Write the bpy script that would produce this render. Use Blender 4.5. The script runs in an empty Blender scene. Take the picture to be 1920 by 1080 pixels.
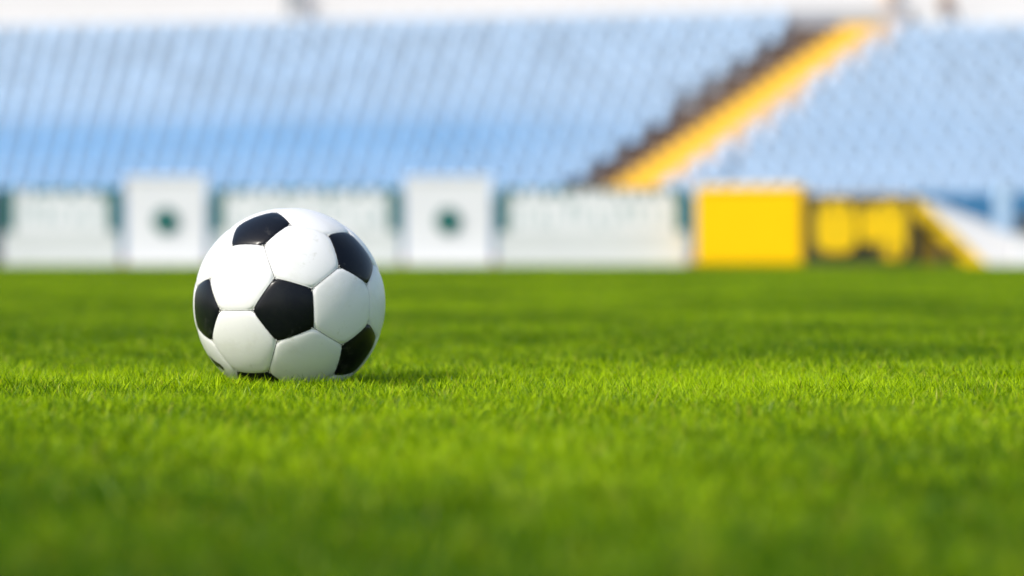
import bpy, bmesh, math, random
from mathutils import Vector, Matrix, noise
import numpy as np

R = math.radians
random.seed(7)
rng = np.random.default_rng(11)
scene = bpy.context.scene
COL = scene.collection

# ------------------------------------------------------------------ camera
CAM_H = 0.1686
cam_data = bpy.data.cameras.new('camera')
cam = bpy.data.objects.new('camera', cam_data)
COL.objects.link(cam)
cam.location = (0, 0, CAM_H)
cam.rotation_euler = (R(90) - math.atan(67 / 5333), 0, 0)
cam_data.sensor_width = 36
cam_data.lens = 100
cam_data.clip_start = 0.05
cam_data.clip_end = 3000
cam_data.dof.use_dof = True
cam_data.dof.focus_distance = 3.09
cam_data.dof.aperture_fstop = 3.4
cam_data.dof.aperture_blades = 9
scene.camera = cam

# ------------------------------------------------------------------ light
SUN_DIR = Vector((-0.57, -0.41, 0.71)).normalized()
world = bpy.data.worlds.new('World')
scene.world = world
world.use_nodes = True
wn = world.node_tree
sky = wn.nodes.new('ShaderNodeTexSky')
sky.sky_type = 'NISHITA'
sky.sun_disc = False
sky.sun_elevation = math.asin(SUN_DIR.z)
sky.sun_rotation = math.atan2(SUN_DIR.x, SUN_DIR.y)
sky.air_density = 1.0
sky.dust_density = 2.5
sky.ozone_density = 1.0
bg = wn.nodes['Background']
bg.inputs['Strength'].default_value = 0.15
wn.links.new(sky.outputs['Color'], bg.inputs['Color'])

sun_data = bpy.data.lights.new('sun', 'SUN')
sun_data.energy = 2.5
sun_data.angle = R(0.6)
sun_data.color = (1.0, 0.95, 0.87)
sun = bpy.data.objects.new('sun', sun_data)
COL.objects.link(sun)
sun.location = (-20, -12, 30)
sun.rotation_euler = SUN_DIR.to_track_quat('Z', 'Y').to_euler()

scene.view_settings.view_transform = 'Standard'
scene.view_settings.look = 'None'
scene.view_settings.exposure = 0.55
scene.view_settings.gamma = 1
scene.view_settings.use_curve_mapping = False
scene.render.engine = 'CYCLES'
scene.cycles.use_denoising = True
scene.cycles.max_bounces = 8
scene.cycles.diffuse_bounces = 4
scene.cycles.transmission_bounces = 6
scene.cycles.sample_clamp_indirect = 6

# ------------------------------------------------------------------ helpers
def new_mat(name):
    m = bpy.data.materials.new(name)
    m.use_nodes = True
    nt = m.node_tree
    return m, nt, nt.nodes['Principled BSDF']

def link(nt, a, b):
    nt.links.new(a, b)

def simple_mat(name, color, rough=0.55, var=0.12, scale=6.0, bump=0.0, spec=0.4):
    """colour broken up by two noises (dirt and fading), a little bump"""
    m, nt, p = new_mat(name)
    tc = nt.nodes.new('ShaderNodeTexCoord')
    n1 = nt.nodes.new('ShaderNodeTexNoise')
    n1.inputs['Scale'].default_value = scale
    n1.inputs['Detail'].default_value = 6
    link(nt, tc.outputs['Object'], n1.inputs['Vector'])
    mx = nt.nodes.new('ShaderNodeMix')
    mx.data_type = 'RGBA'
    mx.inputs['A'].default_value = (*[c * (1 - var) for c in color], 1)
    mx.inputs['B'].default_value = (*[min(1, c * (1 + var * .6)) for c in color], 1)
    link(nt, n1.outputs['Fac'], mx.inputs['Factor'])
    link(nt, mx.outputs['Result'], p.inputs['Base Color'])
    p.inputs['Roughness'].default_value = rough
    p.inputs['Specular IOR Level'].default_value = spec
    if bump:
        b = nt.nodes.new('ShaderNodeBump')
        b.inputs['Strength'].default_value = bump
        b.inputs['Distance'].default_value = 0.01
        n2 = nt.nodes.new('ShaderNodeTexNoise')
        n2.inputs['Scale'].default_value = scale * 9
        link(nt, tc.outputs['Object'], n2.inputs['Vector'])
        link(nt, n2.outputs['Fac'], b.inputs['Height'])
        link(nt, b.outputs['Normal'], p.inputs['Normal'])
    return m

def mesh_obj(name, verts, faces, mats, parent=None, smooth=False, mat_idx=None):
    me = bpy.data.meshes.new(name)
    me.from_pydata([tuple(v) for v in verts], [], faces)
    for m in (mats if isinstance(mats, (list, tuple)) else [mats]):
        me.materials.append(m)
    if mat_idx is not None:
        me.polygons.foreach_set('material_index', mat_idx)
    if smooth:
        me.polygons.foreach_set('use_smooth', [True] * len(me.polygons))
    me.update()
    o = bpy.data.objects.new(name, me)
    COL.objects.link(o)
    o.parent = parent
    return o

def bm_obj(name, bm, mat, parent=None, smooth=False):
    me = bpy.data.meshes.new(name)
    bm.to_mesh(me)
    bm.free()
    for m in (mat if isinstance(mat, (list, tuple)) else [mat]):
        me.materials.append(m)
    if smooth:
        me.polygons.foreach_set('use_smooth', [True] * len(me.polygons))
    o = bpy.data.objects.new(name, me)
    COL.objects.link(o)
    o.parent = parent
    return o

def box_bm(bm, x0, x1, y0, y1, z0, z1, bevel=0.0, seg=2):
    r = bmesh.ops.create_cube(bm, size=1)
    vs = r['verts']
    bmesh.ops.scale(bm, vec=(x1 - x0, y1 - y0, z1 - z0), verts=vs)
    bmesh.ops.translate(bm, vec=((x0 + x1) / 2, (y0 + y1) / 2, (z0 + z1) / 2), verts=vs)
    if bevel:
        es = list({e for v in vs for e in v.link_edges})
        bmesh.ops.bevel(bm, geom=es, offset=bevel, segments=seg, affect='EDGES', profile=0.6)

def box(name, x0, x1, y0, y1, z0, z1, mat, parent=None, bevel=0.0):
    bm = bmesh.new()
    box_bm(bm, x0, x1, y0, y1, z0, z1, bevel)
    return bm_obj(name, bm, mat, parent)

def prism(name, outline, y0, y1, mat, parent=None, bevel=0.0):
    """outline in (x, z), extruded from y0 to y1"""
    n = len(outline)
    verts = [(x, y0, z) for x, z in outline] + [(x, y1, z) for x, z in outline]
    bm = bmesh.new()
    vs = [bm.verts.new(v) for v in verts]
    bm.faces.new(vs[:n]); bm.faces.new(vs[n:][::-1])
    for i in range(n):
        j = (i + 1) % n
        bm.faces.new((vs[i], vs[i + n], vs[j + n], vs[j]))
    bmesh.ops.recalc_face_normals(bm, faces=bm.faces)
    if bevel:
        bmesh.ops.bevel(bm, geom=list(bm.edges), offset=bevel, segments=2, affect='EDGES')
    return bm_obj(name, bm, mat, parent)

def tube_bm(bm, a, b, r0, r1=None, n=10):
    r1 = r0 if r1 is None else r1
    a, b = Vector(a), Vector(b)
    d = (b - a)
    q = d.to_track_quat('Z', 'Y').to_matrix().to_4x4()
    r = bmesh.ops.create_cone(bm, cap_ends=True, segments=n, radius1=r0, radius2=r1, depth=d.length)
    bmesh.ops.transform(bm, matrix=Matrix.Translation((a + b) / 2) @ q, verts=r['verts'])

def tag(o, label=None, cat=None, group=None, kind=None):
    if label: o['label'] = label
    if cat: o['category'] = cat
    if group: o['group'] = group
    if kind: o['kind'] = kind
    return o

def empty(name, loc, label, cat, group=None, rz=0):
    o = bpy.data.objects.new(name, None)
    o.empty_display_size = 0.1
    COL.objects.link(o)
    o.location = loc
    o.rotation_euler = (0, 0, rz)
    return tag(o, label, cat, group)

def PX(px, D): return (px - 960) / 5333 * D          # metres across at distance D
def PZ(py, D): return CAM_H + (473 - py) / 5333 * D   # metres up at distance D

# ------------------------------------------------------------------ ground
BALL = Vector((-0.2567, 3.28, 0.1094))
PITCH_END = 32.6

def ground_h(x, y):
    if y > 40 or y < -8 or abs(x) > 14: return 0.0
    f = 1.0
    f *= min(1, max(0, (26 - y) / 12))
    f *= min(1, max(0, (14 - abs(x)) / 4))
    h = 0.006 * (noise.noise(Vector((x * 0.55, y * 0.9, 3.1)))
                 + 0.40 * noise.noise(Vector((x * 1.7 + 9, y * 2.4, 7.7))))
    # level around the ball, where it rests
    d = math.hypot(x - BALL.x, y - BALL.y)
    h *= min(1, max(0, (d - 0.1) / 0.8))
    # small ridge crossing the turf to the right of the ball
    h += 0.009 * math.exp(-((y - 3.35 - 0.05 * x) / 0.16) ** 2) * min(1, max(0, (x - 0.25) / 0.35))
    h += 0.004 * math.exp(-((y - 3.18) / 0.12) ** 2) * min(1, max(0, (-x - 0.42) / 0.12))
    return h * f

def axis(lo, hi, step, far):
    a = list(np.arange(lo, hi + 1e-6, step))
    out = [-far, -far / 3, -60]
    out = [v for v in out if v < lo - 5] + a + [v for v in (60, far / 3, far) if v > hi + 5]
    return out
xs = axis(-9, 9, 0.15, 1500)
ys = axis(-3, 40, 0.15, 1500)
gv, gf = [], []
for y in ys:
    for x in xs:
        gv.append((x, y, ground_h(x, y)))
nx = len(xs)
for j in range(len(ys) - 1):
    for i in range(nx - 1):
        a = j * nx + i
        gf.append((a, a + 1, a + nx + 1, a + nx))
gm, nt, p = new_mat('turf soil')
geo = nt.nodes.new('ShaderNodeNewGeometry')
n1 = nt.nodes.new('ShaderNodeTexNoise'); n1.inputs['Scale'].default_value = 60; n1.inputs['Detail'].default_value = 8
link(nt, geo.outputs['Position'], n1.inputs['Vector'])
cr = nt.nodes.new('ShaderNodeValToRGB')
cr.color_ramp.elements[0].color = (0.018, 0.040, 0.002, 1)
cr.color_ramp.elements[1].color = (0.050, 0.095, 0.004, 1)
cr.color_ramp.elements[0].position = 0.35; cr.color_ramp.elements[1].position = 0.65
link(nt, n1.outputs['Fac'], cr.inputs['Fac']); link(nt, cr.outputs['Color'], p.inputs['Base Color'])
p.inputs['Roughness'].default_value = 0.95
ground = mesh_obj('ground', gv, gf, gm, smooth=True)
tag(ground, 'level green turf soil under the grass of the pitch', kind='structure')

apron_m = simple_mat('pale concrete apron', (0.50, 0.50, 0.47), 0.85, 0.15, 3, 0.3)
o = box('concrete_apron', -40, 40, PITCH_END, 36.5, -0.02, 0.006, apron_m)
tag(o, 'pale concrete apron behind the edge of the pitch', kind='structure')
track_m = simple_mat('running track', (0.30, 0.10, 0.06), 0.9, 0.12, 2, 0.3)
o = box('running_track', -60, 60, 38.0, 84.0, -0.03, 0.012, track_m)
tag(o, 'reddish running track between the pitch and the stand', kind='structure')

# ------------------------------------------------------------------ grass
def make_grass_mat():
    m = bpy.data.materials.new('grass blade')
    m.use_nodes = True
    nt = m.node_tree
    for n in list(nt.nodes): nt.nodes.remove(n)
    out = nt.nodes.new('ShaderNodeOutputMaterial')
    at = nt.nodes.new('ShaderNodeAttribute'); at.attribute_name = 'tone'
    geo = nt.nodes.new('ShaderNodeNewGeometry')
    big = nt.nodes.new('ShaderNodeTexNoise'); big.inputs['Scale'].default_value = 1.6; big.inputs['Detail'].default_value = 4
    mp = nt.nodes.new('ShaderNodeMapping'); mp.inputs['Scale'].default_value = (0.9, 0.55, 0.0)
    link(nt, geo.outputs['Position'], mp.inputs['Vector']); link(nt, mp.outputs['Vector'], big.inputs['Vector'])
    small = nt.nodes.new('ShaderNodeTexNoise'); small.inputs['Scale'].default_value = 11; small.inputs['Detail'].default_value = 3
    mp2 = nt.nodes.new('ShaderNodeMapping'); mp2.inputs['Scale'].default_value = (1, 1, 0)
    link(nt, geo.outputs['Position'], mp2.inputs['Vector']); link(nt, mp2.outputs['Vector'], small.inputs['Vector'])
    # tone: 0..1 green to yellow green, > 1 straw
    s = nt.nodes.new('ShaderNodeMath'); s.operation = 'MULTIPLY_ADD'
    link(nt, big.outputs['Fac'], s.inputs[0]); s.inputs[1].default_value = 1.3; s.inputs[2].default_value = -0.65
    s2 = nt.nodes.new('ShaderNodeMath'); s2.operation = 'MULTIPLY_ADD'
    link(nt, small.outputs['Fac'], s2.inputs[0]); s2.inputs[1].default_value = 0.7; s2.inputs[2].default_value = -0.35
    ad = nt.nodes.new('ShaderNodeMath'); ad.operation = 'ADD'
    link(nt, s.outputs[0], ad.inputs[0]); link(nt, s2.outputs[0], ad.inputs[1])
    ad2 = nt.nodes.new('ShaderNodeMath'); ad2.operation = 'ADD'; ad2.use_clamp = True
    sep = nt.nodes.new('ShaderNodeSeparateColor')
    link(nt, at.outputs['Color'], sep.inputs['Color'])
    link(nt, ad.outputs[0], ad2.inputs[0]); link(nt, sep.outputs['Red'], ad2.inputs[1])
    cr = nt.nodes.new('ShaderNodeValToRGB')
    e = cr.color_ramp.elements
    e[0].position = 0.0; e[0].color = (0.022, 0.080, 0.0005, 1)
    e[1].position = 1.0; e[1].color = (0.400, 0.540, 0.006, 1)
    k = e.new(0.5); k.color = (0.112, 0.218, 0.0002, 1)
    # bands of darker and brighter tone, running across the pitch
    sxyz = nt.nodes.new('ShaderNodeSeparateXYZ'); link(nt, geo.outputs['Position'], sxyz.inputs[0])
    wob = nt.nodes.new('ShaderNodeMath'); wob.operation = 'MULTIPLY_ADD'
    link(nt, big.outputs['Fac'], wob.inputs[0]); wob.inputs[1].default_value = 1.1
    link(nt, sxyz.outputs['Y'], wob.inputs[2])
    ym = nt.nodes.new('ShaderNodeMapRange'); ym.inputs['From Min'].default_value = 0.5; ym.inputs['From Max'].default_value = 20.5
    link(nt, wob.outputs[0], ym.inputs['Value'])
    band = nt.nodes.new('ShaderNodeValToRGB'); be = band.color_ramp.elements
    def yb(v): return (v + 0.55 - 0.5) / 20
    be[0].position = yb(1.2); be[0].color = (.20,) * 3 + (1,)
    be[1].position = 1.0; be[1].color = (.44,) * 3 + (1,)
    for v_, c_ in ((1.7, .28), (2.2, .64), (3.4, .74), (4.0, .42), (7.0, .42), (11.0, .50)):
        q_ = be.new(yb(v_)); q_.color = (c_,) * 3 + (1,)
    link(nt, ym.outputs['Result'], band.inputs['Fac'])
    ad3 = nt.nodes.new('ShaderNodeMath'); ad3.operation = 'ADD'; ad3.use_clamp = True
    sb_ = nt.nodes.new('ShaderNodeMath'); sb_.operation = 'SUBTRACT'; sb_.inputs[1].default_value = 0.45
    link(nt, band.outputs['Color'], sb_.inputs[0])
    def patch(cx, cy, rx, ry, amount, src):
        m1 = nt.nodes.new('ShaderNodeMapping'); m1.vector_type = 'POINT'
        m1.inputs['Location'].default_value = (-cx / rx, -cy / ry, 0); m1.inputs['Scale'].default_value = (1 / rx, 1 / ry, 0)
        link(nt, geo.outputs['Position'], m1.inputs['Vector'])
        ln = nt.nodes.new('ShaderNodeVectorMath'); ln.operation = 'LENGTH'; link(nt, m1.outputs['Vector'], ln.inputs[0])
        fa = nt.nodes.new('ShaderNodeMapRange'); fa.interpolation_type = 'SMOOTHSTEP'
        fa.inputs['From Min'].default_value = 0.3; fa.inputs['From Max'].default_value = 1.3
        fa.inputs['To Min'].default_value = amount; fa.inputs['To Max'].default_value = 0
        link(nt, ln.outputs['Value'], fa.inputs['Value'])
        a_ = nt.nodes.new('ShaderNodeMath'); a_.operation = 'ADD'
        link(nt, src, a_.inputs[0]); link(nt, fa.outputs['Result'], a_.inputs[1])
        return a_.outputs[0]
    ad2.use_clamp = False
    patched = patch(-0.85, 3.0, 0.55, 0.22, -0.30, ad2.outputs[0])      # darker turf
    patched = patch(0.95, 3.15, 0.85, 0.42, 0.16, patched)              # yellower turf, painting in the light the ridge catches
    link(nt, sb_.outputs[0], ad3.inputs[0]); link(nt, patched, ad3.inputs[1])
    link(nt, ad3.outputs[0], cr.inputs['Fac'])
    straw = nt.nodes.new('ShaderNodeMix'); straw.data_type = 'RGBA'
    link(nt, sep.outputs['Green'], straw.inputs['Factor'])
    link(nt, cr.outputs['Color'], straw.inputs['A']); straw.inputs['B'].default_value = (0.46, 0.40, 0.07, 1)
    p = nt.nodes.new('ShaderNodeBsdfPrincipled')
    link(nt, straw.outputs['Result'], p.inputs['Base Color'])
    p.inputs['Roughness'].default_value = 0.34
    p.inputs['Specular IOR Level'].default_value = 0.10
    tr = nt.nodes.new('ShaderNodeBsdfTranslucent')
    hs = nt.nodes.new('ShaderNodeMix'); hs.data_type = 'RGBA'; hs.blend_type = 'MULTIPLY'
    hs.inputs['Factor'].default_value = 1
    link(nt, straw.outputs['Result'], hs.inputs['A']); hs.inputs['B'].default_value = (1.9, 1.9, 0.2, 1)
    link(nt, hs.outputs['Result'], tr.inputs['Color'])
    mx = nt.nodes.new('ShaderNodeMixShader'); mx.inputs['Fac'].default_value = 0.30
    link(nt, p.outputs[0], mx.inputs[1]); link(nt, tr.outputs[0], mx.inputs[2])
    link(nt, mx.outputs[0], out.inputs['Surface'])
    return m
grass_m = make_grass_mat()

def grass_tile(idx, n, size, hmean):
    """n bent tapered blades on a round-cornered patch"""
    px = rng.uniform(-size / 2, size / 2, n); py = rng.uniform(-size / 2, size / 2, n)
    clump = np.array([noise.noise(Vector((a * 16, b * 16, idx * 5.3))) for a, b in zip(px, py)])
    h = hmean * (1 + 0.11 * rng.normal(size=n) + 0.22 * clump)
    tall = rng.random(n) < 0.03
    h[tall] *= rng.uniform(1.1, 1.3, tall.sum())
    h = np.clip(h, hmean * 0.5, hmean * 1.4)
    w = rng.uniform(0.0004, 0.0009, n)
    az = rng.uniform(0, 2 * np.pi, n)
    lean = np.abs(rng.normal(0.42, 0.30, n)); laz = rng.uniform(0, 2 * np.pi, n)
    curve = rng.uniform(0.1, 0.9, n)
    T = np.array([0, 0.4, 0.75, 1.0])
    W = np.array([0.9, 1.0, 0.72, 0.0])
    nb = n * 7
    V = np.zeros((n, 7, 3))
    sx, sy = np.cos(az), np.sin(az)
    lx, ly = np.cos(laz), np.sin(laz)
    for k in range(4):
        t = T[k]
        off = h * (np.sin(lean) * t + curve * t * t * 0.6)
        z = h * t * np.cos(lean) * (1 - 0.18 * curve * t) - 0.002
        cx, cy = px + lx * off, py + ly * off
        if k < 3:
            V[:, 2 * k, 0] = cx - sx * w * W[k]; V[:, 2 * k, 1] = cy - sy * w * W[k]; V[:, 2 * k, 2] = z
            V[:, 2 * k + 1, 0] = cx + sx * w * W[k]; V[:, 2 * k + 1, 1] = cy + sy * w * W[k]; V[:, 2 * k + 1, 2] = z
        else:
            V[:, 6, 0] = cx; V[:, 6, 1] = cy; V[:, 6, 2] = z
    base = (np.arange(n) * 7)[:, None]
    q = np.array([[0, 1, 3, 2], [2, 3, 5, 4]])
    loops, starts = [], []
    quads = (base[:, None] + q[None]).reshape(n, 8)
    tri = base + np.array([[4, 5, 6]])
    L = np.concatenate([quads, tri], axis=1)            # 11 loops per blade
    me = bpy.data.meshes.new('grass_patch')
    me.vertices.add(nb); me.vertices.foreach_set('co', V.reshape(-1))
    me.loops.add(n * 11); me.loops.foreach_set('vertex_index', L.reshape(-1).astype(np.int32))
    me.polygons.add(n * 3)
    st = (np.arange(n) * 11)[:, None] + np.array([[0, 4, 8]])
    me.polygons.foreach_set('loop_start', st.reshape(-1).astype(np.int32))
    me.update(calc_edges=True)
    ca = me.color_attributes.new('tone', 'FLOAT_COLOR', 'POINT')
    tone = np.clip(rng.normal(0.42, 0.36, n) + 0.15 * clump, 0, 1)
    st_ = np.where(rng.random(n) < 0.045, rng.uniform(0.4, 0.9, n), 0)
    c = np.zeros((n, 7, 4)); c[:, :, 3] = 1
    c[:, :, 0] = tone[:, None]; c[:, :, 1] = st_[:, None]
    ca.data.foreach_set('color', c.reshape(-1))
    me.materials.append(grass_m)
    return bpy.data.objects.new('grass_patch', me)

TILE, STEP = 0.30, 0.20
patches = bpy.data.collections.new('grass_patches')
for i in range(6):
    patches.objects.link(grass_tile(i, 7600, TILE, 0.0282))

pts = []
y = -0.6
while y < PITCH_END - 0.02:
    hw = 0.2 * max(y, 0) + 4.5
    x = -hw
    while x < hw:
        jx, jy = x + random.uniform(-.05, .05), y + random.uniform(-.05, .05)
        if jy < PITCH_END - 0.16:
            pts.append((jx, jy, ground_h(jx, jy)))
        x += STEP
    y += STEP
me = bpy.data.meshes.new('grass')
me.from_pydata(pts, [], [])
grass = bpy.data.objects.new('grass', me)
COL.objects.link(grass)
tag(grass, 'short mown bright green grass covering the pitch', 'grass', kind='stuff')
ng = bpy.data.node_groups.new('grass cover', 'GeometryNodeTree')
ng.interface.new_socket(name='Geometry', in_out='INPUT', socket_type='NodeSocketGeometry')
ng.interface.new_socket(name='Geometry', in_out='OUTPUT', socket_type='NodeSocketGeometry')
gi = ng.nodes.new('NodeGroupInput'); go = ng.nodes.new('NodeGroupOutput')
iop = ng.nodes.new('GeometryNodeInstanceOnPoints')
ci = ng.nodes.new('GeometryNodeCollectionInfo'); ci.inputs['Collection'].default_value = patches
ci.inputs['Separate Children'].default_value = True; ci.inputs['Reset Children'].default_value = True
rv = ng.nodes.new('FunctionNodeRandomValue'); rv.data_type = 'FLOAT_VECTOR'
rv.inputs['Min'].default_value = (-0.03, -0.03, 0); rv.inputs['Max'].default_value = (0.03, 0.03, 6.283)
rs = ng.nodes.new('FunctionNodeRandomValue'); rs.data_type = 'FLOAT'
rs.inputs[2].default_value = 0.9; rs.inputs[3].default_value = 1.12
rs.inputs['Seed'].default_value = 5
ng.links.new(gi.outputs[0], iop.inputs['Points'])
ng.links.new(ci.outputs[0], iop.inputs['Instance'])
iop.inputs['Pick Instance'].default_value = True
ng.links.new(rv.outputs['Value'], iop.inputs['Rotation'])
ng.links.new(rs.outputs[1], iop.inputs['Scale'])
ng.links.new(iop.outputs[0], go.inputs[0])
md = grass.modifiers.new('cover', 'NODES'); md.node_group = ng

# ------------------------------------------------------------------ football
RB = 0.1106
ROT = Matrix(((-0.61696, 0.68845, -0.38132), (-0.02605, 0.4664, 0.88419), (0.78656, 0.55544, -0.26982)))
TURN = Matrix.Rotation(math.atan2(0.2567, 3.28), 3, 'Z') @ Matrix.Rotation(-math.atan2(0.0592, 3.28), 3, 'X')
ROT = TURN @ ROT
phi = (1 + 5 ** 0.5) / 2
VV = []
for sx in (-1, 1):
    for sy in (-1, 1):
        for sz in (-1, 1):
            for b in ((0, 1, 3 * phi), (1, 2 + phi, 2 * phi), (phi, 2, 2 * phi + 1)):
                v = (b[0] * sx, b[1] * sy, b[2] * sz)
                for k in range(3):
                    c = Vector((v[k % 3 - 0], v[(k + 1) % 3], v[(k + 2) % 3]))
                    if all((c - d).length > 1e-3 for d in VV): VV.append(c)
VV = [ROT @ v.normalized() for v in VV]
assert len(VV) == 60
edge_len = min((VV[0] - v).length for v in VV[1:])
ico = []
for a in (-1, 1):
    for b in (-1, 1):
        v = (0, a, b * phi)
        for k in range(3): ico.append(ROT @ Vector((v[k], v[(k + 1) % 3], v[(k + 2) % 3])).normalized())
# hexagon centres = the 20 icosahedron faces
ie = min((ico[0] - v).length for v in ico[1:])
hexc = []
for i in range(12):
    for j in range(i + 1, 12):
        for k in range(j + 1, 12):
            if all(abs((p_ - q_).length - ie) < 1e-3 for p_, q_ in ((ico[i], ico[j]), (ico[j], ico[k]), (ico[i], ico[k]))):
                hexc.append((ico[i] + ico[j] + ico[k]).normalized())
def ring(center, n):
    vs = sorted(VV, key=lambda v: (v - center).length)[:n]
    u = (vs[0] - center * vs[0].dot(center)).normalized(); w = center.cross(u)
    return sorted(vs, key=lambda v: math.atan2(v.dot(w), v.dot(u)))

def ball_mat(name, base, rough, white):
    m, nt, p = new_mat(name)
    tc = nt.nodes.new('ShaderNodeTexCoord')
    n1 = nt.nodes.new('ShaderNodeTexNoise'); n1.inputs['Scale'].default_value = 38; n1.inputs['Detail'].default_value = 9
    n1.inputs['Roughness'].default_value = 0.7
    link(nt, tc.outputs['Object'], n1.inputs['Vector'])
    cr = nt.nodes.new('ShaderNodeValToRGB')
    cr.color_ramp.elements[0].position = 0.28; cr.color_ramp.elements[1].position = 0.40
    if white:
        cr.color_ramp.elements[0].color = (0.50, 0.50, 0.44, 1); cr.color_ramp.elements[1].color = (*base, 1)
    else:
        cr.color_ramp.elements[0].color = (0.05, 0.05, 0.05, 1); cr.color_ramp.elements[1].color = (*base, 1)
    link(nt, n1.outputs['Fac'], cr.inputs['Fac'])
    ns = nt.nodes.new('ShaderNodeTexNoise'); ns.inputs['Scale'].default_value = 9; ns.inputs['Detail'].default_value = 10
    ns.inputs['Roughness'].default_value = 0.75; ns.inputs['Distortion'].default_value = 0.8
    link(nt, tc.outputs['Object'], ns.inputs['Vector'])
    ms = nt.nodes.new('ShaderNodeMapRange'); ms.inputs['From Min'].default_value = 0.50; ms.inputs['From Max'].default_value = 0.78
    ms.inputs['To Max'].default_value = 0.40 if white else 0.025
    link(nt, ns.outputs['Fac'], ms.inputs['Value'])
    st = nt.nodes.new('ShaderNodeMix'); st.data_type = 'RGBA'; st.inputs['B'].default_value = (0.42, 0.42, 0.30, 1)
    link(nt, ms.outputs['Result'], st.inputs['Factor']); link(nt, cr.outputs['Color'], st.inputs['A'])
    link(nt, st.outputs['Result'], p.inputs['Base Color'])
    n3 = nt.nodes.new('ShaderNodeTexNoise'); n3.inputs['Scale'].default_value = 14; n3.inputs['Detail'].default_value = 5
    link(nt, tc.outputs['Object'], n3.inputs['Vector'])
    mr = nt.nodes.new('ShaderNodeMapRange'); mr.inputs['To Min'].default_value = rough - 0.08; mr.inputs['To Max'].default_value = rough + 0.10
    link(nt, n3.outputs['Fac'], mr.inputs['Value']); link(nt, mr.outputs['Result'], p.inputs['Roughness'])
    p.inputs['Specular IOR Level'].default_value = 0.4 if white else 0.18
    p.inputs['Coat Weight'].default_value = 0.15 if white else 0.06
    p.inputs['Coat Roughness'].default_value = 0.16
    n2 = nt.nodes.new('ShaderNodeTexNoise'); n2.inputs['Scale'].default_value = 420; n2.inputs['Detail'].default_value = 2
    link(nt, tc.outputs['Object'], n2.inputs['Vector'])
    b = nt.nodes.new('ShaderNodeBump'); b.inputs['Strength'].default_value = 0.10; b.inputs['Distance'].default_value = 0.0006
    link(nt, n2.outputs['Fac'], b.inputs['Height'])
    b2 = nt.nodes.new('ShaderNodeBump'); b2.inputs['Strength'].default_value = 0.18; b2.inputs['Distance'].default_value = 0.003
    link(nt, n3.outputs['Fac'], b2.inputs['Height']); link(nt, b.outputs['Normal'], b2.inputs['Normal'])
    link(nt, b2.outputs['Normal'], p.inputs['Normal'])
    return m
white_m = ball_mat('white synthetic leather', (0.72, 0.72, 0.71), 0.34, True)
black_m = ball_mat('black synthetic leather', (0.003, 0.004, 0.007), 0.33, False)
thread_m = simple_mat('waxed thread', (0.66, 0.65, 0.60), 0.6, 0.1, 200)

football = empty('football', BALL, 'black and white stitched football resting in the short grass', 'football')

def panel(center, n, mat, name):
    rg = ring(center, n)
    planes = [rg[i].cross(rg[(i + 1) % n]).normalized() for i in range(n)]
    planes = [q if q.dot(center) > 0 else -q for q in planes]
    M = 14; RINGS = 22
    border = []
    for i in range(n):
        a, b = rg[i], rg[(i + 1) % n]
        for k in range(M):
            t = k / M
            border.append(((a * (1 - t) + b * t).normalized() * 0.990 + center * 0.010).normalized())
    bias = 1 + 0.0004 * random.uniform(-1, 1)
    phase = random.uniform(0, 6)
    def pos(d):
        ds = sorted(math.asin(max(0, d.dot(q))) * RB for q in planes)
        d0, d1 = ds[0], ds[1]
        k_ = 0.0025                               # rounded corners: soft minimum
        dm = d0 - k_ * math.log(1 + math.exp(-(d1 - d0) / k_)) + k_ * math.log(2) * math.exp(-d0 / 0.001)
        dm = max(0, dm)
        r = RB - 0.0024 * math.exp(-dm / 0.0009) - 0.0010 * math.exp(-dm / 0.0065)
        # small puckers pulled in by the thread along the seam
        r -= 0.00022 * math.exp(-dm / 0.003) * (0.5 + 0.5 * math.sin(phase + d.x * 330 + d.z * 290))
        return d * r * bias
    verts = [pos(center)]
    for j in range(1, RINGS + 1):
        s = j / RINGS; t = 1 - (1 - s) ** 1.9
        for d in border:
            verts.append(pos((center * (1 - t) + d * t).normalized()))
    nb = len(border)
    faces = [(0, 1 + i, 1 + (i + 1) % nb) for i in range(nb)]
    for j in range(RINGS - 1):
        o = 1 + j * nb; o2 = o + nb
        for i in range(nb):
            faces.append((o + i, o2 + i, o2 + (i + 1) % nb, o + (i + 1) % nb))
    # turned-in skirt so the seam is closed
    o = 1 + (RINGS - 1) * nb; o2 = o + nb
    verts += [d * (RB - 0.0055) for d in border]
    for i in range(nb):
        faces.append((o + i, o2 + i, o2 + (i + 1) % nb, o + (i + 1) % nb))
    return mesh_obj(name, verts, faces, mat, football, smooth=True)
panels = {}
mark_panel = None
for c in sorted(hexc, key=lambda c: c.y):
    pn = panel(c, 6, white_m, 'white_panel')
    md_ = Vector((-0.74, 0, -0.62)); md_.y = -0.2
    if mark_panel is None or (c - md_.normalized()).length < mark_panel[0]:
        mark_panel = ((c - md_.normalized()).length, pn)
for c in sorted(ico, key=lambda c: c.y):
    panel(c, 5, black_m, 'black_panel')
bladder = bmesh.new()
bmesh.ops.create_icosphere(bladder, subdivisions=4, radius=RB - 0.0042)
bm_obj('lining', bladder, simple_mat('dark lining', (0.04, 0.04, 0.04), 0.8), football, smooth=True)

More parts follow.
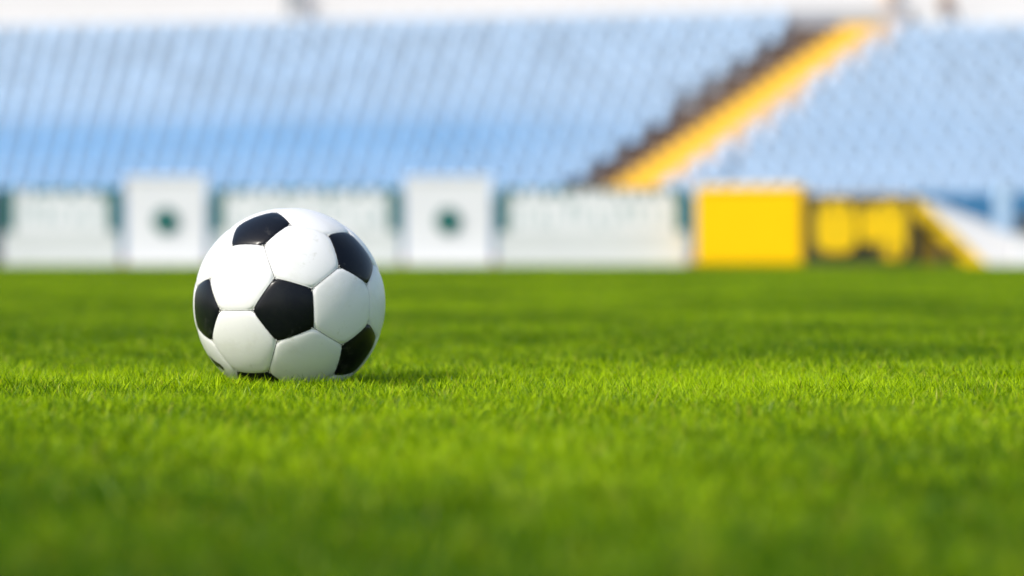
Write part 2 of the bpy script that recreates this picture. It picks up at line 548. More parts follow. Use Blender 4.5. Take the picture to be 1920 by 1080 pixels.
# stitches in the seams
sb = bmesh.new()
done = 0
for i in range(60):
    for j in range(i + 1, 60):
        if abs((VV[i] - VV[j]).length - edge_len) < 1e-3:
            a, b = VV[i], VV[j]
            L = math.acos(a.dot(b)) * RB
            k = max(2, int(L / 0.0036))
            tdir = (b - a).normalized()
            for s in range(k):
                t = (s + 0.5) / k
                d = (a * (1 - t) + b * t).normalized()
                side = d.cross(tdir).normalized()
                off = 0.00055 * (1 if s % 2 else -1)
                r = bmesh.ops.create_cube(sb, size=1)
                tw = (tdir + side * 0.25 * random.uniform(-1, 1)).normalized()
                sd = d.cross(tw).normalized()
                m4 = Matrix(((tw.x * 0.0021, sd.x * 0.0007, d.x * 0.0007, 0), (tw.y * 0.0021, sd.y * 0.0007, d.y * 0.0007, 0),
                             (tw.z * 0.0021, sd.z * 0.0007, d.z * 0.0007, 0), (0, 0, 0, 1)))
                bmesh.ops.transform(sb, matrix=Matrix.Translation(d * (RB - 0.0022) + side * off) @ m4, verts=r['verts'])
o = bm_obj('stitching', sb, thread_m, football)
o['kind'] = 'stuff'

# printed curved mark on the lower panel
def on_ball(px, py, lift=0.0004):
    X = (px - 542.7) / 180; Z = -(py - 569.5) / 180
    q = min(0.9995, X * X + Z * Z)
    return (TURN @ Vector((X, -math.sqrt(1 - q), Z)).normalized()) * (RB + lift)
ink_m = simple_mat('black print', (0.01, 0.01, 0.012), 0.35, 0.1, 60)
def swoosh(path, widths):
    P = []
    pts_ = [on_ball(*q) for q in path]
    n_ = 16
    vs, fs = [], []
    for k in range(n_ + 1):
        t = k / n_ * (len(pts_) - 1); i = min(int(t), len(pts_) - 2); f = t - i
        c = (pts_[i] * (1 - f) + pts_[i + 1] * f).normalized()
        tg = (pts_[min(i + 1, len(pts_) - 1)] - pts_[i]).normalized()
        sd = c.cross(tg).normalized()
        w = widths[i] * (1 - f) + widths[i + 1] * f
        for s_ in (-1, 1):
            vs.append((c * (RB + 0.00035) + sd * w * s_).normalized() * (RB + 0.00035))
        if k: fs.append((2 * k - 2, 2 * k - 1, 2 * k + 1, 2 * k))
    return mesh_obj('printed_mark', vs, fs, ink_m, mark_panel[1], smooth=True)
swoosh([(393, 665), (401, 675), (407, 682), (412.5, 688)], [0.0004, 0.0050, 0.0085, 0.0010])
swoosh([(404, 675.5), (410, 680.5), (416, 686), (421, 693)], [0.0003, 0.0028, 0.0055, 0.0012])

# ------------------------------------------------------------------ soil clods
soil_m = simple_mat('dry brown soil', (0.10, 0.07, 0.035), 0.95, 0.6, 80, 0.8)
def clod(px, py, D, sx, sz, label, seed):
    bm = bmesh.new()
    bmesh.ops.create_icosphere(bm, subdivisions=3, radius=1)
    for v in bm.verts:
        n_ = noise.noise(v.co * 1.6 + Vector((seed, 0, 0))) * 0.45 + noise.noise(v.co * 4 + Vector((0, seed, 0))) * 0.2
        v.co *= 1 + n_
        v.co.x *= sx; v.co.y *= sx * 0.7; v.co.z *= sz
    o = bm_obj('soil_clod', bm, soil_m, smooth=False)
    x = PX(px, D)
    o.location = (x, D, ground_h(x, D) + sz * 0.55)
    tag(o, label, 'soil clod', 'brown soil clods lying in the grass')
    return o
clod(893, 705, 3.26, 0.028, 0.0135, 'brown soil clod in the grass just to the right of the football', 3)
clod(1905, 762, 2.60, 0.012, 0.013, 'small brown soil clod in the grass far to the right of the football', 8)

# ------------------------------------------------------------------ boards at the pitch edge
paint_w = simple_mat('white board', (0.73, 0.74, 0.76), 0.5, 0.06, 3)
grey_w = simple_mat('off white plinth', (0.58, 0.61, 0.60), 0.6, 0.12, 2)
teal_m = simple_mat('teal board print', (0.008, 0.12, 0.105), 0.6, 0.15, 4)
letter_m = simple_mat('white lettering', (0.72, 0.74, 0.75), 0.5, 0.05, 5)
pale_print = simple_mat('faded grey green print', (0.40, 0.50, 0.50), 0.6, 0.2, 9)
metal_m = simple_mat('grey steel support', (0.30, 0.31, 0.32), 0.45, 0.1, 8)
DB = 33.0

def long_board(px0, px1, label, seed):
    rr = random.Random(seed)
    x0, x1 = PX(px0, DB), PX(px1, DB)
    w = x1 - x0
    t = empty('advertising_board', ((x0 + x1) / 2, DB, 0.006), label, 'advertising board', 'long advertising boards')
    h = 0.90
    box('backing_panel', -w / 2, w / 2, 0, 0.05, 0.16, h, teal_m, t, 0.004)
    box('plinth', -w / 2 + 0.01, w / 2 - 0.01, -0.03, 0.06, 0.0, 0.40, grey_w, t, 0.006)
    for s in (-1, 1):
        bm = bmesh.new()
        tube_bm(bm, (s * w * 0.32, 0.06, h * 0.8), (s * w * 0.32, 0.45, 0.02), 0.015)
        bm_obj('support', bm, metal_m, t)
        box('side_bar', s * (w / 2 - 0.075) - 0.072, s * (w / 2 - 0.075) + 0.072, -0.04, -0.001, 0.405, h, teal_m, t, 0.004)
    box('face', -w / 2 + 0.15, w / 2 - 0.15, -0.030, -0.002, 0.402, 0.79, letter_m, t)
    # faint unreadable grey print across the face
    xm = -w / 2 + 0.22
    while xm < w / 2 - 0.25:
        mw = rr.uniform(0.03, 0.07); mz = rr.uniform(0.44, 0.56)
        box('print_mark', xm, xm + mw, -0.033, -0.0305, mz, mz + rr.uniform(0.10, 0.22), pale_print, t)
        xm += mw + rr.uniform(0.05, 0.16)
    # big white blurred wording: a row of strokes of uneven height
    x = -w / 2 + 0.16
    while x < w / 2 - 0.22:
        lw = rr.uniform(0.06, 0.15)
        lw = min(lw, w / 2 - 0.14 - x)
        top = h - rr.choice((0.015, 0.02, 0.03, 0.045, 0.06))
        r0 = min(0.02, lw / 3)
        prism('letter_stroke', [(x, 0.792), (x + lw, 0.792), (x + lw, top - r0), (x + lw - r0, top), (x + r0, top), (x, top - r0)],
              -0.030, -0.002, letter_m, t)
        x += lw + rr.choice((0.02, 0.03, 0.06, 0.10))
    return t

def tall_panel(px0, px1, label):
    x0, x1 = PX(px0, DB), PX(px1, DB)
    w = x1 - x0
    t = empty('tall_sign_panel', ((x0 + x1) / 2, DB - 0.02, 0.006), label, 'sign panel', 'tall white sign panels')
    box('board', -w / 2, w / 2, -0.06, 0.06, 0.0, 1.045, paint_w, t, 0.012)
    box('frame', -w / 2 - 0.015, w / 2 + 0.015, -0.075, -0.062, 1.0, 1.05, paint_w, t, 0.004)
    bm = bmesh.new()
    tube_bm(bm, (0, -0.085, 0.525), (0, -0.061, 0.525), 0.15, n=40)
    bm_obj('round_emblem', bm, teal_m, t)
    return t

long_board(-330, -20, 'long white and teal board left of the dark post, cut by the photo edge', 1)
long_board(4, 226, 'long board with white wording on teal, left of the first tall panel', 2)
tall_panel(238, 388, 'tall white panel with a teal disc, to the left above the football')
long_board(396, 752, 'long board with white wording on teal, directly behind the football', 3)
tall_panel(760, 922, 'tall white panel with a teal disc, to the right of the football')
long_board(930, 1290, 'long board with white wording on teal, next to the yellow box', 4)

dark_m = simple_mat('dark grey paint', (0.05, 0.06, 0.065), 0.5, 0.2, 6)
t = empty('short_post', (PX(-8, DB), DB + 0.02, 0.006), 'dark grey post between two boards at the left edge', 'post')
bm = bmesh.new(); box_bm(bm, -0.05, 0.05, -0.05, 0.05, 0.012, 0.90, 0.01); bm_obj('shaft', bm, dark_m, t)
box('base_plate', -0.10, 0.10, -0.10, 0.10, 0, 0.012, dark_m, t)

# ------------------------------------------------------------------ yellow box
yellow_m = simple_mat('yellow vinyl', (0.90, 0.53, 0.0), 0.55, 0.05, 3, 0.1, 0.12)
yellow2_m = simple_mat('worn yellow paint', (0.88, 0.56, 0.0), 0.45, 0.12, 6)
cream_m = simple_mat('cream vinyl edge', (0.78, 0.66, 0.42), 0.5, 0.08, 5)
black_v = simple_mat('dark olive board', (0.045, 0.05, 0.02), 0.55, 0.2, 5)
D1 = 32.35
x0, x1 = PX(1303, D1), PX(1505, D1)
w = x1 - x0
t = empty('padded_box', ((x0 + x1) / 2, D1, 0.0), 'big plain yellow padded box standing at the end of the boards', 'box', rz=R(-11))
box('body', -w / 2, w / 2, 0, 0.9, 0.03, 0.86, yellow_m, t, 0.03)
box('lid', -w / 2 - 0.012, w / 2 + 0.012, -0.012, 0.912, 0.862, 0.90, yellow_m, t, 0.012)
box('top_pad', -w / 2 + 0.03, w / 2 - 0.03, 0.02, 0.88, 0.902, 0.945, cream_m, t, 0.02)
for sx in (-1, 1):
    for yy in (0.08, 0.78):
        box('foot', sx * (w / 2 - 0.1) - 0.04, sx * (w / 2 - 0.1) + 0.04, yy, yy + 0.08, 0.0, 0.029, dark_m, t)

# ------------------------------------------------------------------ dark board with yellow shapes
D2 = 32.22
x0, x1 = PX(1506, D2), PX(1712, D2)
w = x1 - x0
t = empty('dark_board', ((x0 + x1) / 2, D2, 0.006), 'dark board with big yellow rounded shapes, beside the yellow box', 'board')
box('backing_panel', -w / 2, w / 2, 0, 0.06, 0.03, 0.80, black_v, t, 0.006)
for s in (-1, 1):
    box('foot', s * w * 0.35 - 0.03, s * w * 0.35 + 0.03, -0.10, 0.20, 0.0, 0.029, dark_m, t)
box('top_rail', -w / 2, w / 2, -0.015, 0.075, 0.802, 0.83, simple_mat('pale tan rail', (0.55, 0.42, 0.30), 0.6), t, 0.004)
def rrect(xa, xb, za, zb, r, n=5):
    out = []
    for cx, cz, a0 in ((xb - r, zb - r, 0), (xa + r, zb - r, 90), (xa + r, za + r, 180), (xb - r, za + r, 270)):
        for k in range(n + 1):
            a = R(a0 + 90 * k / n); out.append((cx + r * math.cos(a), cz + r * math.sin(a)))
    return out
def lx(px): return PX(px, D2) - (x0 + x1) / 2
def lz(py): return PZ(py, D2) - 0.006
for a, b, c, d, rr_ in ((1528, 1606, 474, 376, .16), (1612, 1650, 456, 384, .07), (1646, 1700, 486, 376, .13)):
    prism('yellow_shape', rrect(lx(a), lx(b) - 0.004, lz(c), lz(d), rr_), -0.035 - 0.004 * (a % 3), -0.002, yellow2_m, t)
for k, px in enumerate((1545, 1572, 1598, 1632, 1670, 1690)):
    box('dark_stroke', lx(px) - 0.012, lx(px) + 0.012, -0.050, -0.044, lz(400), lz(379), black_v, t)

for k, px in enumerate((1611, 1652, 1682)):
    box('dark_stroke', lx(px) - 0.022, lx(px) + 0.022, -0.050, -0.044, lz(480), lz(442 + 9 * k), black_v, t)

# ------------------------------------------------------------------ stair down to the pitch
D3 = 32.7
white_wall = simple_mat('white painted concrete', (0.76, 0.76, 0.76), 0.6, 0.07, 3, 0.2)
t = empty('metal_stairs', (0, 0, 0), 'low stairs with a sloping yellow rail and white side wall near the right edge', 'stairs')
def P(px, py, D=D3): return (PX(px, D), PZ(py, D))
prism('stringer', [P(1686, 374), P(1722, 370), P(1860, 503), P(1822, 510)], D3, D3 + 0.05, yellow2_m, t, 0.004)
for k in range(2):
    fx = 0.34 + 0.34 * k
    a = P(1694 + 130 * fx, 376 + 130 * fx); b = P(1712 + 130 * fx, 376 + 130 * fx)
    prism('hazard_stripe', [(a[0], a[1]), (b[0], b[1]), (b[0] + .035, b[1] - .07), (a[0] + .035, a[1] - .07)], D3 - 0.006, D3 - 0.001, black_v, t)
n_steps = 6
for k in range(n_steps):
    px = 1712 + 22 * k; top = PZ(384 + 22 * k, D3)
    prism('tread', [(PX(px, D3), top), (PX(px + 26, D3), top), (PX(px + 26, D3), top - 0.04), (PX(px, D3), top - 0.04)], D3 + 0.052, D3 + 0.79, grey_w, t)
prism('side_wall', [P(1738, 384, 33.6), P(1856, 428, 33.6), P(1894, 440, 33.6), (PX(1894, 33.6), 0.0), (PX(1738, 33.6), 0.0)], D3 + 0.80, D3 + 0.92, white_wall, t, 0.01)
prism('handrail', [P(1738, 376, 33.6), P(1856, 420, 33.6), P(1856, 425, 33.6), P(1738, 381, 33.6)], D3 + 0.83, D3 + 0.87, white_wall, t)
for px in (1716, 1768, 1815):
    zt = PZ(372 + (px - 1700), D3)
    if zt > 0.1:
        box('leg', PX(px, D3) - 0.025, PX(px, D3) + 0.025, D3 + 0.055, D3 + 0.10, 0, zt - 0.05, dark_m, t)

prism('under_stair_shade', [P(1692, 386), P(1718, 392), P(1812, 484), P(1812, 496), P(1692, 496)], D3 + 0.11, D3 + 0.14, simple_mat('ochre stair shade', (0.22, 0.14, 0.01), 0.7, 0.4, 4), t)  # dark ochre sheet painting in the shade beneath the stairs
prism('landing_panel', [P(1702, 368), P(1748, 372), P(1748, 438), P(1702, 392)], D3 + 0.793, D3 + 0.797, simple_mat('tan panel', (0.50, 0.36, 0.22), 0.7), t)
pale_blue = simple_mat('pale blue paint', (0.40, 0.55, 0.70), 0.5, 0.08, 5)
t = empty('blue_post', (PX(1880, 34.2), 34.2, 0.006), 'pale blue square post behind the white side wall of the stairs', 'post')
box('shaft', -0.085, 0.085, -0.085, 0.085, 0.016, 0.95, pale_blue, t, 0.01)
box('base_plate', -0.14, 0.14, -0.14, 0.14, 0.0, 0.015, metal_m, t)
box('cap', -0.10, 0.10, -0.10, 0.10, 0.951, 0.98, pale_blue, t, 0.008)

t = empty('plastic_crate', (PX(1932, 33.0), 33.0, 0.006), 'white plastic crate under the dark bag at the right edge', 'crate')
box('body', -0.20, 0.20, -0.15, 0.15, 0, 0.34, paint_w, t, 0.03)
box('rim', -0.215, 0.215, -0.165, 0.165, 0.341, 0.375, paint_w, t, 0.008)
t = empty('kit_bag', (PX(1936, 33.0), 33.0, 0.382), 'dark grey kit bag lying on the white crate at the right edge', 'bag')
bm = bmesh.new(); bmesh.ops.create_icosphere(bm, subdivisions=3, radius=1)
for v in bm.verts:
    v.co *= 1 + 0.12 * noise.noise(v.co * 2)
    v.co.x *= 0.21; v.co.y *= 0.12; v.co.z = max(-0.115, v.co.z * 0.14) + 0.115
bm_obj('body', bm, dark_m, t, True)
bm = bmesh.new()
for k in range(8):
    a0, a1 = R(180 * k / 8), R(180 * (k + 1) / 8)
    tube_bm(bm, (0.09 * math.cos(a0), 0, 0.22 + 0.07 * math.sin(a0)), (0.09 * math.cos(a1), 0, 0.22 + 0.07 * math.sin(a1)), 0.009, n=6)
bm_obj('handle', bm, dark_m, t)

# ------------------------------------------------------------------ the stand
# local axes: u along the rows, v up the rake (away from the pitch)
ANG = R(-13.0)
ORG = Vector((0.0, 90.0, 0.0))
CU, SU = math.cos(ANG), math.sin(ANG)
def W(u, v, z=0.0): return Vector((ORG.x + u * CU - v * SU, ORG.y + u * SU + v * CU, z))
NR, GOING, RISE, Z0, PITCH = 11, 0.88, 0.59, 1.55, 0.64
def u_at(px, v):
    """u at which the sight direction of px meets the line v (used once to measure the aisle)"""
    s = (px - 960) / 5333
    return (s * (ORG.y + v * CU) - (ORG.x - v * SU)) / (CU - s * SU)
VTOP = (NR - 1) * GOING
ZW = Z0 + (NR - 1) * RISE + 1.0
# aisle edges, bottom and top: brown | yellow | kerb | seats
AB = [u_at(p_, 0.0) for p_ in (1066, 1090, 1188, 1240)]
AT = [u_at(p_, VTOP) for p_ in (1515, 1555, 1636, 1684)]
def aisle(i):
    f = i / (NR - 1)
    return [a + (b - a) * f for a, b in zip(AB, AT)]

conc_m = simple_mat('pale concrete', (0.32, 0.35, 0.39), 0.85, 0.15, 0.8, 0.2)
cream_wall = simple_mat('cream rendered wall', (0.62, 0.625, 0.62), 0.8, 0.05, 0.3, 0.1)
deep_blue = simple_mat('deep blue painted wall', (0.02, 0.14, 0.30), 0.6, 0.15, 1.0)
brown_m = simple_mat('brown stair edge', (0.115, 0.080, 0.060), 0.8, 0.3, 2)
step_y = simple_mat('yellow painted step', (0.72, 0.45, 0.035), 0.65, 0.10, 1.5)
kerb_m = simple_mat('light concrete kerb', (0.52, 0.43, 0.36), 0.8, 0.1, 1)

stand = empty('grandstand', (0, 0, 0), 'long blue seated grandstand across the far side of the pitch', 'grandstand')
stand.location = ORG; stand.rotation_euler = (0, 0, ANG)
UL, UR = -26.0, 26.0
for i in range(NR):
    v0 = i * GOING; z = Z0 + i * RISE
    al = aisle(i)
    lb = aisle(max(0, i - 1))[0]
    for a, b in ((UL, lb), (al[3] + .3, UR)):
        box('terrace_step', a, b, v0 - 0.35, v0 + GOING - 0.353, z - RISE - 0.3 if i else 0.0, z, conc_m, stand)
    for k in (0, 1):                                   # two stairs to each row of seats
        f_ = i + k / 2; zz = z + k * RISE / 2; va = v0 - 0.35 + k * GOING / 2; vb = v0 + GOING - 0.353 if k else va + GOING / 2 - .003
        ak = [a + (b - a) * f_ / (NR - 1) for a, b in zip(AB, AT)]
        box('brown_step', lb + .002, ak[1] - .002, va, vb, 0, zz + 0.10, brown_m, stand)
        box('yellow_step', ak[1], ak[2] - .002, va, vb, 0, zz + 0.14, step_y, stand)
        box('kerb_block', ak[2], ak[3] - .002, va, vb, 0, zz + 0.30, kerb_m, stand)
box('front_wall', UL, AB[0] - .003, -0.75, -0.60, 0, Z0 + 0.42, deep_blue, stand)  # both walls raised; their top strip also stands in for front-row seat shadow
box('front_wall', AB[3] + .003, UR, -0.75, -0.60, 0, Z0 + 0.42, deep_blue, stand)
box('back_wall', UL, UR, VTOP + 1.30, VTOP + 1.6, 0, Z0 + NR * RISE + 4.2, cream_wall, stand)
ZR = 7.76
box('walkway', AT[3] + .3, UR, VTOP - 0.348, VTOP + 1.297, 0, ZR, conc_m, stand)
box('walkway', UL, AT[3] + .297, VTOP + GOING - 0.348, VTOP + 1.297, 0, ZW, conc_m, stand)
box('wall_coping', UL, UR, VTOP + 1.22, VTOP + 1.68, Z0 + NR * RISE + 4.203, Z0 + NR * RISE + 4.35, conc_m, stand)
tan_m = simple_mat('tan plaster', (0.62, 0.49, 0.38), 0.8, 0.1, 1)

# seats
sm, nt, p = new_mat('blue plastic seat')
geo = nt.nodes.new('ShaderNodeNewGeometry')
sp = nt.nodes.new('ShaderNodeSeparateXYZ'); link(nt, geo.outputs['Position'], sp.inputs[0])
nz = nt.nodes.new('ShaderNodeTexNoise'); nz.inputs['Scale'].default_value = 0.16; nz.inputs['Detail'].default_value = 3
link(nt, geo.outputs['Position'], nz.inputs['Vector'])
# sun glare and haze painted into colour: paler upper rows, deeper blue lower left
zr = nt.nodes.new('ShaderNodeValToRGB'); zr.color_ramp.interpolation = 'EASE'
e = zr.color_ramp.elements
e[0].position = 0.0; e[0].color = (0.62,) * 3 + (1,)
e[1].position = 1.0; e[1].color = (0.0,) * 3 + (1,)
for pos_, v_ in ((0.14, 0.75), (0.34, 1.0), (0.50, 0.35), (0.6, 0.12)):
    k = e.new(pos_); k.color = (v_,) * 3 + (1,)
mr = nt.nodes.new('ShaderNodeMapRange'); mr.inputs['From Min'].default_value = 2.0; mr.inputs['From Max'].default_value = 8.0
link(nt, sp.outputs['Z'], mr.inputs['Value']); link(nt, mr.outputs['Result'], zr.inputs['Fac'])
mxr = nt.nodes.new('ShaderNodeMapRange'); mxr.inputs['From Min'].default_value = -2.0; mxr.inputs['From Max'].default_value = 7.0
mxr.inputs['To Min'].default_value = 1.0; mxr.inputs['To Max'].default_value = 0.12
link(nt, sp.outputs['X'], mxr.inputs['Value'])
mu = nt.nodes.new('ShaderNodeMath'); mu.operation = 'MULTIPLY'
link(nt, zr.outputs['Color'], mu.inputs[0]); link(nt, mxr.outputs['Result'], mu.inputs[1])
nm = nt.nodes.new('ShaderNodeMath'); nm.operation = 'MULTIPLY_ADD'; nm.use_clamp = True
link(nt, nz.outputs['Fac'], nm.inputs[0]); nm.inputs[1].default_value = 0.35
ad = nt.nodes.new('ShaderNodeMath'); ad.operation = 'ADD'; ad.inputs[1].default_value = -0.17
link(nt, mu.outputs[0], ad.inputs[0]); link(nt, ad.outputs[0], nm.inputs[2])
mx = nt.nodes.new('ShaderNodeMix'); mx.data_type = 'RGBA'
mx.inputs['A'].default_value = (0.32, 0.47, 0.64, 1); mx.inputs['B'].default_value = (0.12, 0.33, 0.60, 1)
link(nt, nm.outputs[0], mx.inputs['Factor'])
# every seat has faded and soiled by its own amount
ri = nt.nodes.new('ShaderNodeMapRange'); ri.inputs['To Min'].default_value = 0.86; ri.inputs['To Max'].default_value = 1.10
link(nt, geo.outputs['Random Per Island'], ri.inputs['Value'])
oi = nt.nodes.new('ShaderNodeObjectInfo')
ro = nt.nodes.new('ShaderNodeMapRange'); ro.inputs['To Min'].default_value = 0.94; ro.inputs['To Max'].default_value = 1.05
link(nt, oi.outputs['Random'], ro.inputs['Value'])
rm = nt.nodes.new('ShaderNodeMath'); rm.operation = 'MULTIPLY'
link(nt, ri.outputs['Result'], rm.inputs[0]); link(nt, ro.outputs['Result'], rm.inputs[1])
vm = nt.nodes.new('ShaderNodeVectorMath'); vm.operation = 'SCALE'
link(nt, mx.outputs['Result'], vm.inputs[0]); link(nt, rm.outputs[0], vm.inputs['Scale'])
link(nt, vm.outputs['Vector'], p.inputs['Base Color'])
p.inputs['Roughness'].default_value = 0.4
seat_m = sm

def seat_geometry():
    """one moulded bucket seat: curved pan, curved back, two brackets; origin on the step"""
    vs, fs = [], []
    prof = [(-0.42, 0.40), (-0.40, 0.43), (-0.20, 0.415), (-0.02, 0.42), (0.03, 0.50), (0.07, 0.76), (0.09, 0.95), (0.12, 0.96)]
    nx_ = 7
    for k, (y_, z_) in enumerate(prof):
        for i in range(nx_):
            s = i / (nx_ - 1) * 2 - 1
            up = 0.035 * s * s if k < 4 else 0.0
            fw = -0.05 * s * s if k >= 4 else 0.0
            shrink = 1.0 if k < 6 else 0.9
            vs.append((s * 0.225 * shrink, y_ + fw, z_ + up))
    for k in range(len(prof) - 1):
        for i in range(nx_ - 1):
            a = k * nx_ + i
            fs.append((a, a + 1, a + nx_ + 1, a + nx_))
    n0 = len(vs)
    off = [(x, y_ + 0.015, z_ - 0.02) for x, y_, z_ in vs]
    m = [tuple(n0 + q for q in f[::-1]) for f in fs]
    vs += off; fs += m
    K = len(prof)
    rim = [i for i in range(nx_)] + [k * nx_ + nx_ - 1 for k in range(1, K)] + [(K - 1) * nx_ + i for i in range(nx_ - 2, -1, -1)] + [k * nx_ for k in range(K - 2, 0, -1)]
    for a, b in zip(rim, rim[1:] + rim[:1]):
        fs.append((a, a + n0, b + n0, b))
    for s in (-1, 1):
        x = s * 0.15; b0 = len(vs)
        for (yy, zz) in ((-0.05, 0.0), (0.0, 0.0), (0.02, 0.40), (-0.06, 0.40)):
            vs += [(x - 0.015, yy, zz), (x + 0.015, yy, zz)]
        fs += [(b0, b0 + 2, b0 + 4, b0 + 6), (b0 + 1, b0 + 7, b0 + 5, b0 + 3), (b0, b0 + 1, b0 + 3, b0 + 2), (b0 + 2, b0 + 3, b0 + 5, b0 + 4), (b0 + 6, b0 + 4, b0 + 5, b0 + 7), (b0, b0 + 6, b0 + 7, b0 + 1)]
    return vs, fs
SV, SF = seat_geometry()
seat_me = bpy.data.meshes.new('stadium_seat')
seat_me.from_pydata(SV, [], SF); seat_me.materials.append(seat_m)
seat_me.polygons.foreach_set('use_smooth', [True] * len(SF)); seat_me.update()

ORD = ['front', 'second', 'third', 'fourth', 'fifth', 'sixth', 'seventh', 'eighth', 'ninth', 'tenth', 'eleventh', 'twelfth']
places = []
for i in range(NR):
    al = aisle(i)
    fan = 1 + 0.013 * i
    for c in range(-52, 53):
        u = c * PITCH * fan + 0.11 * (1 if c > 10 else 0)
        if al[0] - 0.30 < u < al[3] + 0.30 or u < UL + .4 or u > UR - .4: continue
        if i == NR - 1 and u > al[3]: continue
        pw = W(u, i * GOING + 0.16, Z0 + i * RISE)
        px = 960 + pw.x / pw.y * 5333
        places.append((i, u, 'left' if u < al[0] else 'right', pw, -30 < px < 1950))
inview = sorted([q for q in places if q[4]], key=lambda q: (q[0], abs(q[1])))
single = inview[:300]
rest = inview[300:] + [q for q in places if not q[4]]
ONES = ['', 'first', 'second', 'third', 'fourth', 'fifth', 'sixth', 'seventh', 'eighth', 'ninth', 'tenth', 'eleventh',
        'twelfth', 'thirteenth', 'fourteenth', 'fifteenth', 'sixteenth', 'seventeenth', 'eighteenth', 'nineteenth']
def nth(n):
    if n < 20: return ONES[n]
    tens, one = divmod(n, 10)
    if one == 0: return {2: 'twentieth', 3: 'thirtieth', 4: 'fortieth'}[tens]
    return {2: 'twenty', 3: 'thirty', 4: 'forty'}[tens] + '-' + ONES[one]
order = {}
for i, side in {(q[0], q[2]) for q in single}:
    row = sorted([q for q in places if q[0] == i and q[2] == side], key=lambda q: -q[1] if side == 'left' else q[1])
    for n_, q in enumerate(row): order[(i, round(q[1], 4))] = n_ + 1
first = None
for i, u, side, pw, _ in single:
    if first is None:
        o = bpy.data.objects.new('stadium_seat', seat_me); first = o
    else:
        o = first.copy()
    COL.objects.link(o)
    o.location = pw; o.rotation_euler = (0, 0, ANG)
    o['label'] = f"blue seat, {nth(order[(i, round(u, 4))])} from the yellow stairs, in the {ORD[i]} row of the {side} block"
    o['category'] = 'seat'
    o['group'] = f"blue seats in the {side} block of the stand"
vs, fs = [], []
for i, u, side, pw, _ in rest:
    n0 = len(vs)
    for x, y_, z_ in SV:
        vs.append((pw.x + x * CU - y_ * SU, pw.y + x * SU + y_ * CU, pw.z + z_))
    fs += [tuple(q + n0 for q in f) for f in SF]
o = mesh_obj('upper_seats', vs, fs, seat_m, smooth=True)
tag(o, 'mass of pale blue seats filling the upper rows of the stand', 'seats', kind='stuff')

# tan pillar at the head of the stairs
pp = W(u_at(1664, VTOP + 1.0), VTOP + 1.0, ZW)
t = empty('tan_pillar', pp, 'tan square pillar at the head of the yellow stairs', 'pillar', rz=ANG)
box('shaft', -0.16, 0.16, -0.12, 0.12, 0.121, 2.6, tan_m, t, 0.01)
box('base', -0.24, 0.24, -0.16, 0.16, 0, 0.12, tan_m, t, 0.01)

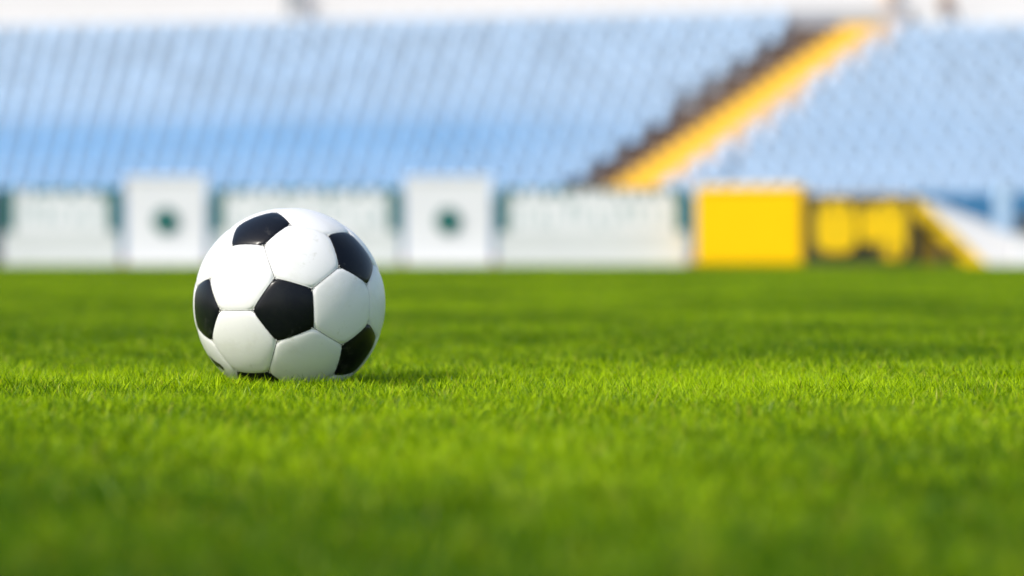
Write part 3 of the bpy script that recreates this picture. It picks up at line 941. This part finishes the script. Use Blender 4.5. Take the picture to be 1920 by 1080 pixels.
# ------------------------------------------------------------------ people on the top rows
skin_m = simple_mat('skin', (0.45, 0.27, 0.18), 0.55, 0.1, 20)
hair_m = simple_mat('dark hair', (0.03, 0.02, 0.015), 0.6, 0.2, 40)
def person(loc, rz, label, top_c, leg_c, stand_=False):
    t = empty('person', loc, label, 'person', rz=rz)
    topm = simple_mat('jacket cloth', top_c, 0.8, 0.15, 10)
    legm = simple_mat('trouser cloth', leg_c, 0.8, 0.15, 12)
    shoe = simple_mat('shoes', (0.05, 0.05, 0.05), 0.6)
    if stand_:
        hip = 0.92; J = [(0, 0, hip), (0, -.01, 1.15), (0, 0, 1.40), (0, 0, 1.50), (0, -.02, 1.62)]
        legs = [[(s * .09, 0, hip - .03), (s * .12, -.03, .48), (s * .16, .02, .08), (s * .17, -.12, .04)] for s in (-1, 1)]
    else:
        hip = 0.50; J = [(0, 0, hip), (0, -.03, .72), (0, -.04, .98), (0, -.05, 1.08), (0, -.08, 1.20)]
        legs = [[(s * .09, -.02, hip - .02), (s * .16, -.42, .50), (s * .17 + .10, -.50, .08), (s * .18 + .12, -.62, .04)] for s in (-1, 1)]
    sh = J[2][2] - 0.02; y_ = J[2][1]
    arms = [[(s * .18, y_, sh), (s * .25, y_ - .04, sh - .28), (s * .17, y_ - .26, sh - .40), (s * .13, y_ - .33, sh - .42)] for s in (-1, 1)]
    verts = list(J); edges = [(0, 1), (1, 2), (2, 3), (3, 4)]
    rad = [.15, .15, .17, .06, .09]
    mat_z = []
    for lg in legs:
        b = len(verts); verts += lg; edges += [(0, b), (b, b + 1), (b + 1, b + 2), (b + 2, b + 3)]; rad += [.10, .075, .05, .045]
    for ar in arms:
        b = len(verts); verts += ar; edges += [(2, b), (b, b + 1), (b + 1, b + 2), (b + 2, b + 3)]; rad += [.07, .05, .04, .035]
    me = bpy.data.meshes.new('body'); me.from_pydata(verts, edges, [])
    o = bpy.data.objects.new('body', me); COL.objects.link(o); o.parent = t
    sk = o.modifiers.new('skin', 'SKIN')
    for i_, r_ in enumerate(rad):
        me.skin_vertices[0].data[i_].radius = (r_, r_ * (0.75 if i_ < 3 else 1))
    me.skin_vertices[0].data[0].use_root = True
    sub = o.modifiers.new('smooth', 'SUBSURF'); sub.levels = 2; sub.render_levels = 2
    dg = bpy.context.evaluated_depsgraph_get()
    m2 = bpy.data.meshes.new_from_object(o.evaluated_get(dg))
    o.modifiers.clear(); o.data = m2
    m2.materials.clear()
    for m in (topm, legm, skin_m, shoe): m2.materials.append(m)
    neck = J[3][2]
    for f in m2.polygons:
        c = f.center
        near_leg = min((Vector(q) - c).length for lg in legs for q in lg[1:]) < min((Vector(q) - c).length for q in J[1:] + arms[0] + arms[1])
        hand = min((Vector(ar[3]) - c).length for ar in arms) < .07
        f.material_index = 2 if (c.z > neck - .02 or hand) else (3 if c.z < .10 and near_leg else (1 if near_leg or c.z < hip + .02 else 0))
        f.use_smooth = True
    bm = bmesh.new(); bmesh.ops.create_uvsphere(bm, u_segments=16, v_segments=10, radius=1)
    hc = Vector(J[4]) + Vector((0, 0.0, 0.05))
    for v in bm.verts: v.co = Vector((v.co.x * .085, v.co.y * .10, v.co.z * .125)) + hc
    bm_obj('head', bm, skin_m, t, True)
    bm = bmesh.new(); bmesh.ops.create_uvsphere(bm, u_segments=16, v_segments=10, radius=1)
    for v in bm.verts: v.co = Vector((v.co.x * .095, v.co.y * .10 + .025, v.co.z * .12 + .03)) + hc
    bm_obj('hair', bm, hair_m, t, True)
    return t
vp = VTOP + 0.75
vr = VTOP + 0.35
person(W(u_at(1772, vr), vr, ZR), ANG + R(25), 'person in a brown top and blue trousers sitting above the right block of seats', (0.26, 0.15, 0.07), (0.02, 0.09, 0.20))
person(W(u_at(548, vp), vp, ZW + .12), ANG - R(20), 'person in dark grey clothes standing above the left block of seats', (0.05, 0.055, 0.06), (0.12, 0.18, 0.24), True)
